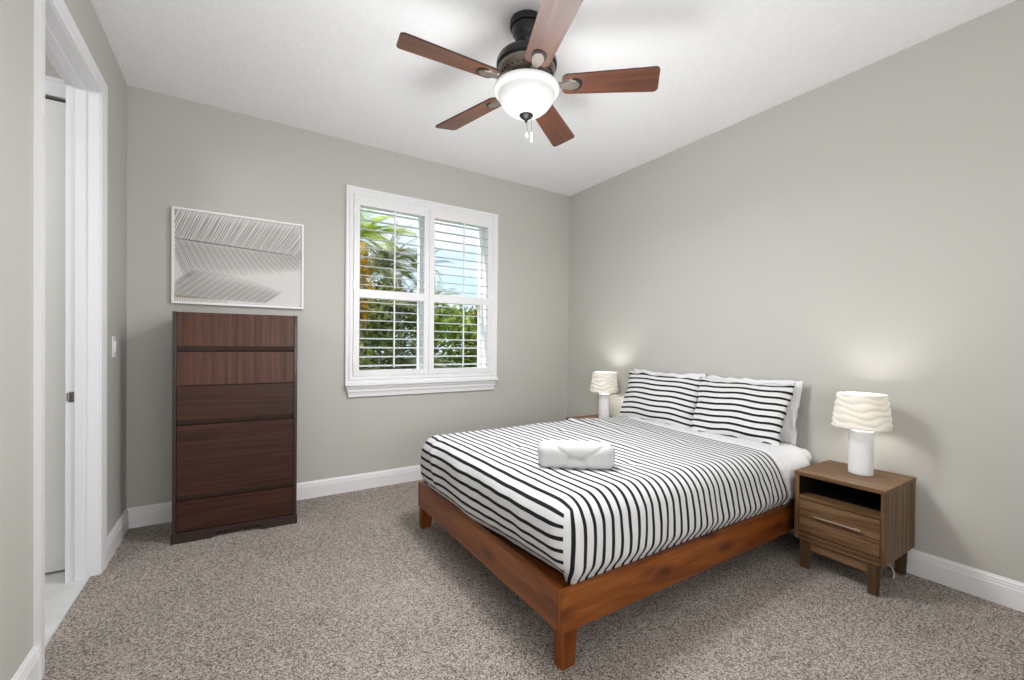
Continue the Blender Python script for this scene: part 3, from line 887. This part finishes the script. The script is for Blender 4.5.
# ------------------------------------------------------------------ nightstands
def nightstand(label, loc):
    """local: front faces -X, origin at the floor centre of the back"""
    r = thing('nightstand', label, 'nightstand', loc, 0, 'matching nightstands')
    D, hw_, zb, zt = .408, .191, .150, .508
    MB().box(-D - .006, 0, -hw_ - .003, hw_ + .003, zt - .020, zt, .0025).build('top', M['walnut_y'], r)
    for sy in (-1, 1):
        y0, y1 = (hw_ - .018, hw_) if sy > 0 else (-hw_, -hw_ + .018)
        MB().box(-D, 0, y0, y1, zb, zt - .020, .001).build('side_panel', M['walnut_z'], r)
    MB().box(-D, 0, -hw_ + .018, hw_ - .018, zb, zb + .018, .001).build('bottom_panel', M['walnut_y'], r)
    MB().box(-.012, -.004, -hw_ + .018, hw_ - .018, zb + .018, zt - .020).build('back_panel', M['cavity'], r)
    sh = MB(); sh.box(-D + .004, -.012, -hw_ + .018, hw_ - .018, .366, .384, .001)
    sh.build('shelf', M['walnut_y'], r)
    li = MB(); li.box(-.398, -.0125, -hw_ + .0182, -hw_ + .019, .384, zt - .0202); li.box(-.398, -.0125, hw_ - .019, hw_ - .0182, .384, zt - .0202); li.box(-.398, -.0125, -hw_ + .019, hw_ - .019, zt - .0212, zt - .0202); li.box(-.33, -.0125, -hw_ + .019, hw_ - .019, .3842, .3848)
    li.build('cavity_shadow_lining', M['cavity'], r)  # near-black sheets paint the deep shadow of the open cavity
    dr = MB().box(-D + .003, -D + .021, -hw_ + .0205, hw_ - .0205, .188, .362, .0015).build('drawer', M['walnut_y'], r)
    MB().box(-D + .0225, -D + .03, -hw_ + .018, hw_ - .018, .168, .366).build('shadow_backing', M['cavity'], r)  # dark sheet painting the shadow in the gaps round the drawer
    MB().box(-D + .002, -D + .020, -hw_ + .0185, hw_ - .0185, .168, .1855, .001).build('lower_rail', M['walnut_y'], r)
    h = MB(); h.box(-D - .012, -D - .004, -.100, .098, .2865, .2935, .0025)
    for y in (-.08, .078): h.box(-D - .006, -D + .004, y - .004, y + .004, .287, .293, .001)
    tag(h.build('handle', M['brass'], dr), 'thin champagne metal bar handle')
    for xs in (0, 1):
        for sy in (-1, 1):
            m_ = MB()
            xa, xb = (-D + .004, -D + .034) if xs == 0 else (-.040, -.010)
            yo = sy * (hw_ - .022); yi = sy * (hw_ - .070); yo2 = sy * (hw_ - .027); yi2 = sy * (hw_ - .066)
            m_.hexa([(xa + .004, yo2, 0), (xb - .003, yo2, 0), (xb - .003, yi2, 0), (xa + .004, yi2, 0)], [(xa, yo, zb), (xb, yo, zb), (xb, yi, zb), (xa, yi, zb)])
            bmesh.ops.recalc_face_normals(m_.bm, faces=m_.bm.faces[:])
            bmesh.ops.bevel(m_.bm, geom=m_.bm.edges[:], offset=.0025, segments=2, affect='EDGES')
            m_.build('leg', M['walnut_leg'], r)
    for xa in (-D + .018, -.03):
        MB().box(xa, xa + .016, -hw_ + .068, hw_ - .068, .095, zb, .001).build('apron', M['walnut_y'], r)
    return r
ns1 = nightstand('walnut nightstand with drawer standing in full view beside the bed', (-.028, -2.594, 0))
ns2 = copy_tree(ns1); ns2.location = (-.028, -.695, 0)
ns2['label'] = 'walnut nightstand mostly hidden behind the far side of the bed'

# ------------------------------------------------------------------ table lamps
def table_lamp(label, loc, yaw):
    r = thing('table_lamp', label, 'lamp', loc, yaw, 'matching lit table lamps')
    prof = [(0, 0), (.93, 0), (.985, .003), (1, .008)] + [(1.0, .008 + .212 * k / 6) for k in range(1, 6)] + [(1, .220), (.985, .226), (.93, .229), (0, .229)]
    MB().lathe(prof, n=48, sx=.043, sy=.0535).build('base', M['ceramic'], r, 35)
    n = 96; zb, zt = .243, .418
    s_ = MB()
    def rad(k, th, inner):
        f = k
        R_ = .123 - .022 * f
        w_ = 0 if inner else .0085 * (abs(sin(pi * (5.2 * f + .34 * sin(2 * th + .8) + .30 * sin(3 * th + 1) * (f - .2) + .22 * sin(5 * th + 7 * f)))) ** .7) - .003
        if f < .02 or f > .98: w_ = .001
        return R_ + w_ - (.004 if inner else 0)
    rows = 44
    def ring(k, inner): return [s_.bm.verts.new((rad(k, 2 * pi * i / n, inner) * cos(2 * pi * i / n), rad(k, 2 * pi * i / n, inner) * sin(2 * pi * i / n), zb + (zt - zb) * k)) for i in range(n)]
    rings = [ring(j / rows, False) for j in range(rows + 1)] + [ring(j / 4, True) for j in range(4, -1, -1)]
    rings.append(rings[0])
    for A_, B_ in zip(rings, rings[1:]):
        for i in range(n): s_.bm.faces.new((A_[i], A_[(i + 1) % n], B_[(i + 1) % n], B_[i]))
    s_.build('lamp_shade', M['shade'], r, 60)
    st = MB(); st.tube([(0, 0, .225), (0, 0, .285)], .009, 12)
    for k in range(3):
        a_ = 2 * pi * k / 3
        st.tube([(0, 0, .270), (.105 * cos(a_), .105 * sin(a_), .398)], .0018, 6)
    st.build('socket', M['brass'], r, 40)
    MB().lathe([(0, .285), (.012, .287), (.016, .30), (.028, .325), (.03, .338), (.022, .356), (0, .366)], n=24).build('bulb', M['bulb'], r, True)
    return r
la1 = table_lamp('lit white table lamp on the nightstand in full view', (-.205, -2.612, .508), 0)
la2 = copy_tree(la1); la2.location = (-.18, -.72, .508)
la2['label'] = 'lit white table lamp in the corner beyond the bed'
pc = MB(); pc.tube([(.040, .008, .006), (.12, .038, .0045), (.178, .055, .0045), (.188, .055, -.03), (.187, .03, -.25), (.182, -.04, -.38), (.160, -.08, -.44), (.12, -.095, -.465), (.08, -.12, -.49), (.04, -.13, -.5035)], .0032, 8)
pc.build('power_cord', M['cord'], la1, True)
lamp('lamp_light', 'POINT', (-.205, -2.612, .508 + .330), 9.5, (1, .96, .90), .037)
lamp('lamp_light', 'POINT', (-.18, -.72, .508 + .330), 11.0, (1, .96, .90), .037)

# ------------------------------------------------------------------ ceiling fan
FX, FY = -1.775, -1.779
fan = thing('ceiling_fan', 'five blade ceiling fan in cherry wood and dark bronze with a lit bowl', 'ceiling fan', (FX, FY, H))
MB().lathe([(0, 0), (.060, 0), (.060, -.010), (0, -.010)], n=36).build('mounting_plate', M['bronze'], fan, 35)
MB().lathe([(0, -.008), (.081, -.008), (.084, -.012), (.084, -.034), (.081, -.040), (.074, -.043), (.073, -.052), (.070, -.068), (.060, -.086), (.057, -.090), (.056, -.098), (.050, -.112), (.042, -.120), (.040, -.126), (.034, -.136), (0, -.138)], n=48).build('canopy', M['bronze'], fan, 35)
MB().lathe([(0, -.130), (.020, -.130), (.020, -.150), (.032, -.154), (.036, -.164), (0, -.168)], n=24).build('downrod', M['bronze'], fan, 35)
MB().lathe([(0, -.160), (.050, -.160), (.090, -.166), (.122, -.177), (.140, -.191), (.147, -.207), (.147, -.226), (.142, -.233), (.138, -.236), (0, -.238)], n=56).build('motor_housing', M['bronze'], fan, 35)
mh = MB().lathe([(0, -.234), (.137, -.235), (.139, -.242), (.136, -.254), (.126, -.268), (.110, -.279), (.092, -.285), (.072, -.288), (0, -.289)], n=56).build('motor_skirt', M['pewter'], fan, 35)
vt = MB()
for i in range(30):
    a_ = 2 * pi * i / 30
    vt.box(-.003, .003, -.0035, .0035, -.010, .010, .0015, mat=Matrix.Translation((.1215 * cos(a_), .1215 * sin(a_), -.2705)) @ Matrix.Rotation(a_, 4, 'Z') @ Matrix.Rotation(radians(-52), 4, 'Y'))
vt.build('vent_slots', M['gap'], mh)
MB().lathe([(0, -.284), (.078, -.285), (.082, -.290), (.080, -.304), (.086, -.313), (.108, -.322), (.120, -.330), (.120, -.337), (0, -.337)], n=48).build('light_kit_collar', M['pewter'], fan, 35)
bowl = [(0.12, -0.331), (0.15, -0.33), (0.158, -0.332), (0.161, -0.337), (0.16, -0.344), (0.154, -0.351), (0.144, -0.356), (0.139, -0.36), (0.137, -0.367), (0.134, -0.379), (0.126, -0.397), (0.112, -0.416), (0.092, -0.434), (0.068, -0.449), (0.042, -0.458), (0.018, -0.462), (0, -0.463)]
MB().lathe(bowl, n=64).build('light_bowl', M['bowl'], fan, 60)
MB().lathe([(0, -.452), (.030, -.452), (.034, -.456), (.034, -.461), (.028, -.468), (.016, -.476), (.008, -.483), (.005, -.490), (.003, -.495), (0, -.497)], n=28).build('finial', M['bronze'], fan, 35)
for (x, y, z1) in ((.006, .0, -.545), (.024, -.012, -.570)):
    pcn = MB(); pcn.tube([(x, y, -.468), (x, y, z1)], .0011, 6)
    pcn.lathe([(0, 0), (.003, -.002), (.0032, -.016), (0, -.019)], c=(x, y, z1), n=10)
    pcn.build('pull_chain', M['steel'], fan, 40)

def blade_meshes():
    # local X outwards from the axis
    r0, r1, hw0, hw1 = .172, .632, .058, .072
    pts = []
    def arc(cx, cy, r, a0, a1, n=8): return [(cx + r * cos(a0 + (a1 - a0) * k / n), cy + r * sin(a0 + (a1 - a0) * k / n)) for k in range(n + 1)]
    pts += arc(r0 + .03, -hw0 + .03, .03, pi, 1.5 * pi)
    pts += arc(r1 - .022 - .012, -hw1 + .022, .022, 1.5 * pi, 2 * pi)
    pts += arc(r1 - .022, hw1 - .022, .022, 0, .5 * pi)
    pts += arc(r0 + .03, hw0 - .03, .03, .5 * pi, pi)
    bl = MB(); n = len(pts)
    A_ = [bl.bm.verts.new((x, y, .0035)) for x, y in pts]; B_ = [bl.bm.verts.new((x, y, -.0035)) for x, y in pts]
    bl.bm.faces.new(A_); bl.bm.faces.new(B_[::-1])
    for i in range(n):
        f = bl.bm.faces.new((A_[i], B_[i], B_[(i + 1) % n], A_[(i + 1) % n])); f.material_index = 1
    ir = MB()     # arm rises from the hub, then a leaf shaped plate under the blade root
    ir.hexa([(.082, -.020, .038), (.152, -.014, -.012), (.152, .014, -.012), (.082, .020, .038)], [(.088, -.020, .054), (.160, -.014, -.0036), (.160, .014, -.0036), (.088, .020, .054)])
    leaf = [(.140, -.013), (.165, -.016), (.190, -.027), (.215, -.033), (.238, -.028), (.252, -.014), (.256, 0), (.252, .014), (.238, .028), (.215, .033), (.190, .027), (.165, .016), (.140, .013)]
    A2 = [ir.bm.verts.new((x, y, -.0035)) for x, y in leaf]; B2 = [ir.bm.verts.new((x * 1.0, y * .82, -.0105)) for x, y in leaf]
    m_ = len(leaf)
    ir.bm.faces.new(A2); ir.bm.faces.new(B2[::-1])
    for i in range(m_): ir.bm.faces.new((A2[i], B2[i], B2[(i + 1) % m_], A2[(i + 1) % m_]))
    ring = MB()
    ring.lathe([(.0, 0), (.030, 0), (.034, -.002), (.034, -.004), (.0, -.005)], c=(.232, 0, -.0036), n=28)
    return bl, ir, ring
protos = None
for k in range(5):
    a_ = radians(33.5 + 72 * k)
    mt_ = Matrix.Translation((0, 0, -.317)) @ Matrix.Rotation(a_, 4, 'Z') @ Matrix.Rotation(radians(-12), 4, 'X')
    if protos is None:
        bl, ir, ring = blade_meshes()
        b_o = bl.build('blade', [M['blade'], M['blade_edge']], fan)
        i_o = ir.build('blade_iron', M['iron'], b_o, 30)
        r_o = ring.build('medallion_ring', M['bronze'], b_o, 30)
        protos = (b_o, i_o, r_o)
        b_o.matrix_local = mt_
    else:
        c_ = protos[0].copy(); COL.objects.link(c_); c_.parent = fan; c_.matrix_local = mt_
        for q in protos[1:]:
            d_ = q.copy(); COL.objects.link(d_); d_.parent = c_
lamp('fan_light', 'AREA', (FX, FY, H - .54), 20, (.985, .99, 1), (.26, .26), target=(FX, FY, 0))
lamp('ceiling_fill_light', 'POINT', (FX, FY, H - .98), 29, (.985, .99, 1), .32)  # unseen soft light added below the fan to fill the ceiling

# ------------------------------------------------------------------ garden outside the window
struct(MB().box(-14, 22, .2, 40, -.35, -.25), 'ground', M['lawn'])
rg = random.Random(11)
def leaf_quad(mb, c, d, ln, wd, up, mi=0):
    d = d.normalized(); s_ = d.cross(up)
    if s_.length < 1e-3: s_ = d.orthogonal()
    s_.normalize()
    v = [mb.bm.verts.new(p) for p in (c, c + d * ln * .45 + s_ * wd, c + d * ln, c + d * ln * .45 - s_ * wd)]
    mb.bm.faces.new(v).material_index = mi
def shrub(label, x, y, rx, ry, zc, rz, n, mats, group='garden shrubs outside the window', size=.15):
    r = thing('shrub', label, 'shrub', (x, y, -.25), 0, None)
    f = MB()
    for i in range(n):
        d = Vector((rg.gauss(0, 1), rg.gauss(0, 1), rg.gauss(0, 1))).normalized()
        k = .55 + .45 * rg.random() ** .5
        lump = 1 + .22 * noise.noise(d * 2.3 + Vector((x, y, 0)))
        c = Vector((d.x * rx, d.y * ry, d.z * rz)) * k * lump + Vector((0, 0, zc + .25))
        if c.z < .02: continue
        leaf_quad(f, c, d + Vector((rg.uniform(-.8, .8), rg.uniform(-.8, .8), rg.uniform(-.5, .7))), size * rg.uniform(.6, 1.3), size * .32, Vector((0, 0, 1)), rg.randrange(len(mats)))
    f.build('foliage', mats, r, recalc=False)
    t_ = MB()
    for k in range(4): t_.tube([(rg.uniform(-.1, .1), rg.uniform(-.1, .1), 0), (rg.uniform(-.3, .3) * rx, rg.uniform(-.3, .3) * ry, zc + .2)], .02, 6)
    t_.build('stem', M['bark'], r)
    return r
def palm(label, x, y, h, nf, fl, mat, trunk=.06, droop=1.0, stems=1, seed=1):
    q = random.Random(seed)
    r = thing('palm_tree', label, 'tree', (x, y, -.25))
    f = MB(); tk = MB()
    for s_ in range(stems):
        bx, by = (0, 0) if stems == 1 else (q.uniform(-.25, .25), q.uniform(-.2, .2))
        tx, ty = bx * 2.2 + q.uniform(-.1, .1), by * 2.2 + q.uniform(-.1, .1)
        hh = (h + .25) * q.uniform(.8, 1) if stems > 1 else h + .25
        tk.tube([(bx, by, 0), (bx * 1.4, by * 1.4, hh * .5), (tx, ty, hh)], [trunk * 1.15, trunk, trunk * .8], 8)
        top = Vector((tx, ty, hh))
        for k in range(nf):
            a_ = 2 * pi * (k + q.random() * .6) / nf; el = radians(q.uniform(15, 75)); L0 = fl * q.uniform(.75, 1.1)
            p = top.copy(); d = Vector((cos(a_) * cos(el), sin(a_) * cos(el), sin(el)))
            st = 16; pts = [p.copy()]
            for j in range(st):
                p = p + d * L0 / st; d = (d + Vector((0, 0, -.085 * droop))).normalized(); pts.append(p.copy())
            f.tube(pts[::2], .007, 4)
            for j in range(2, st + 1):
                dd = (pts[j] - pts[j - 1]).normalized(); sd = dd.cross(Vector((0, 0, 1)))
                if sd.length < .05: sd = Vector((1, 0, 0))
                sd.normalize()
                ln = fl * .30 * sin(pi * min(1, .18 + j / st * .8))
                for sg in (-1, 1):
                    for off in (0, .5):
                        leaf_quad(f, pts[j - 1].lerp(pts[j], off), sd * sg + dd * .7 + Vector((0, 0, -.25)), ln, ln * .055, Vector((0, 0, 1)))
    f.build('fronds', mat, r, recalc=False); tk.build('trunk', M['bark'], r, True)
    return r
G1, G2, G3, G4 = M['leaf_green'], M['leaf_dark'], M['leaf_lime'], M['leaf_gold']
shrub('dense green shrub seen low through the left half of the window', -.75, 5.0, .62, .5, .80, 1.05, 2600, [G1, G2, M['leaf_palm']])
shrub('bright green shrub seen low through the right half of the window', 1.10, 5.3, .85, .6, .75, 1.15, 3400, [G1, G1, G3])
shrub('gold flecked green shrub at the right edge of the window view', 2.3, 5.9, .7, .6, .95, 1.25, 3000, [G1, G4, G3])
shrub('dark shrub behind the bunched palm trunks outside', .10, 6.9, .9, .6, 1.0, 1.6, 3600, [G2, G2, G1])
shrub('tall gold leaved shrub at the left edge of the window view', -1.22, 4.4, .30, .3, 2.15, .75, 900, [G4, G4, M['leaf_palm']])
shrub('long dark hedge shrub at the back of the garden', 1.2, 9.8, 4.2, .7, 1.0, 1.7, 7000, [G2, G1], size=.24)
palm('clump palm with several thin pale trunks outside the window', -.35, 5.9, 2.0, 9, 1.2, M['leaf_palm'], .035, 1.1, 5, 4)
palm('tall lime green palm rising at the upper left of the window', -.75, 6.2, 3.4, 18, 1.5, G3, .08, 1.25, 1, 9)
palm('olive palm standing just behind the clump of thin trunks', .45, 7.9, 3.2, 22, 1.4, M['leaf_palm'], .09, 1.2, 1, 3)
palm('small sparse lime palm against the sky on the right', 1.75, 8.3, 2.45, 8, 1.1, G3, .05, .9, 1, 15)
palm('low palm between the two shrubs outside the window', .2, 4.6, .75, 13, .9, M['leaf_palm'], .06, 1.0, 1, 21)
palm('slender olive palm close to the middle of the window view', .42, 5.6, 2.75, 12, .9, M['leaf_palm'], .05, 1.2, 1, 41)
palm('broad olive palm filling the upper left of the window', -.35, 7.4, 2.9, 20, 1.5, M['leaf_palm'], .09, 1.3, 1, 33)
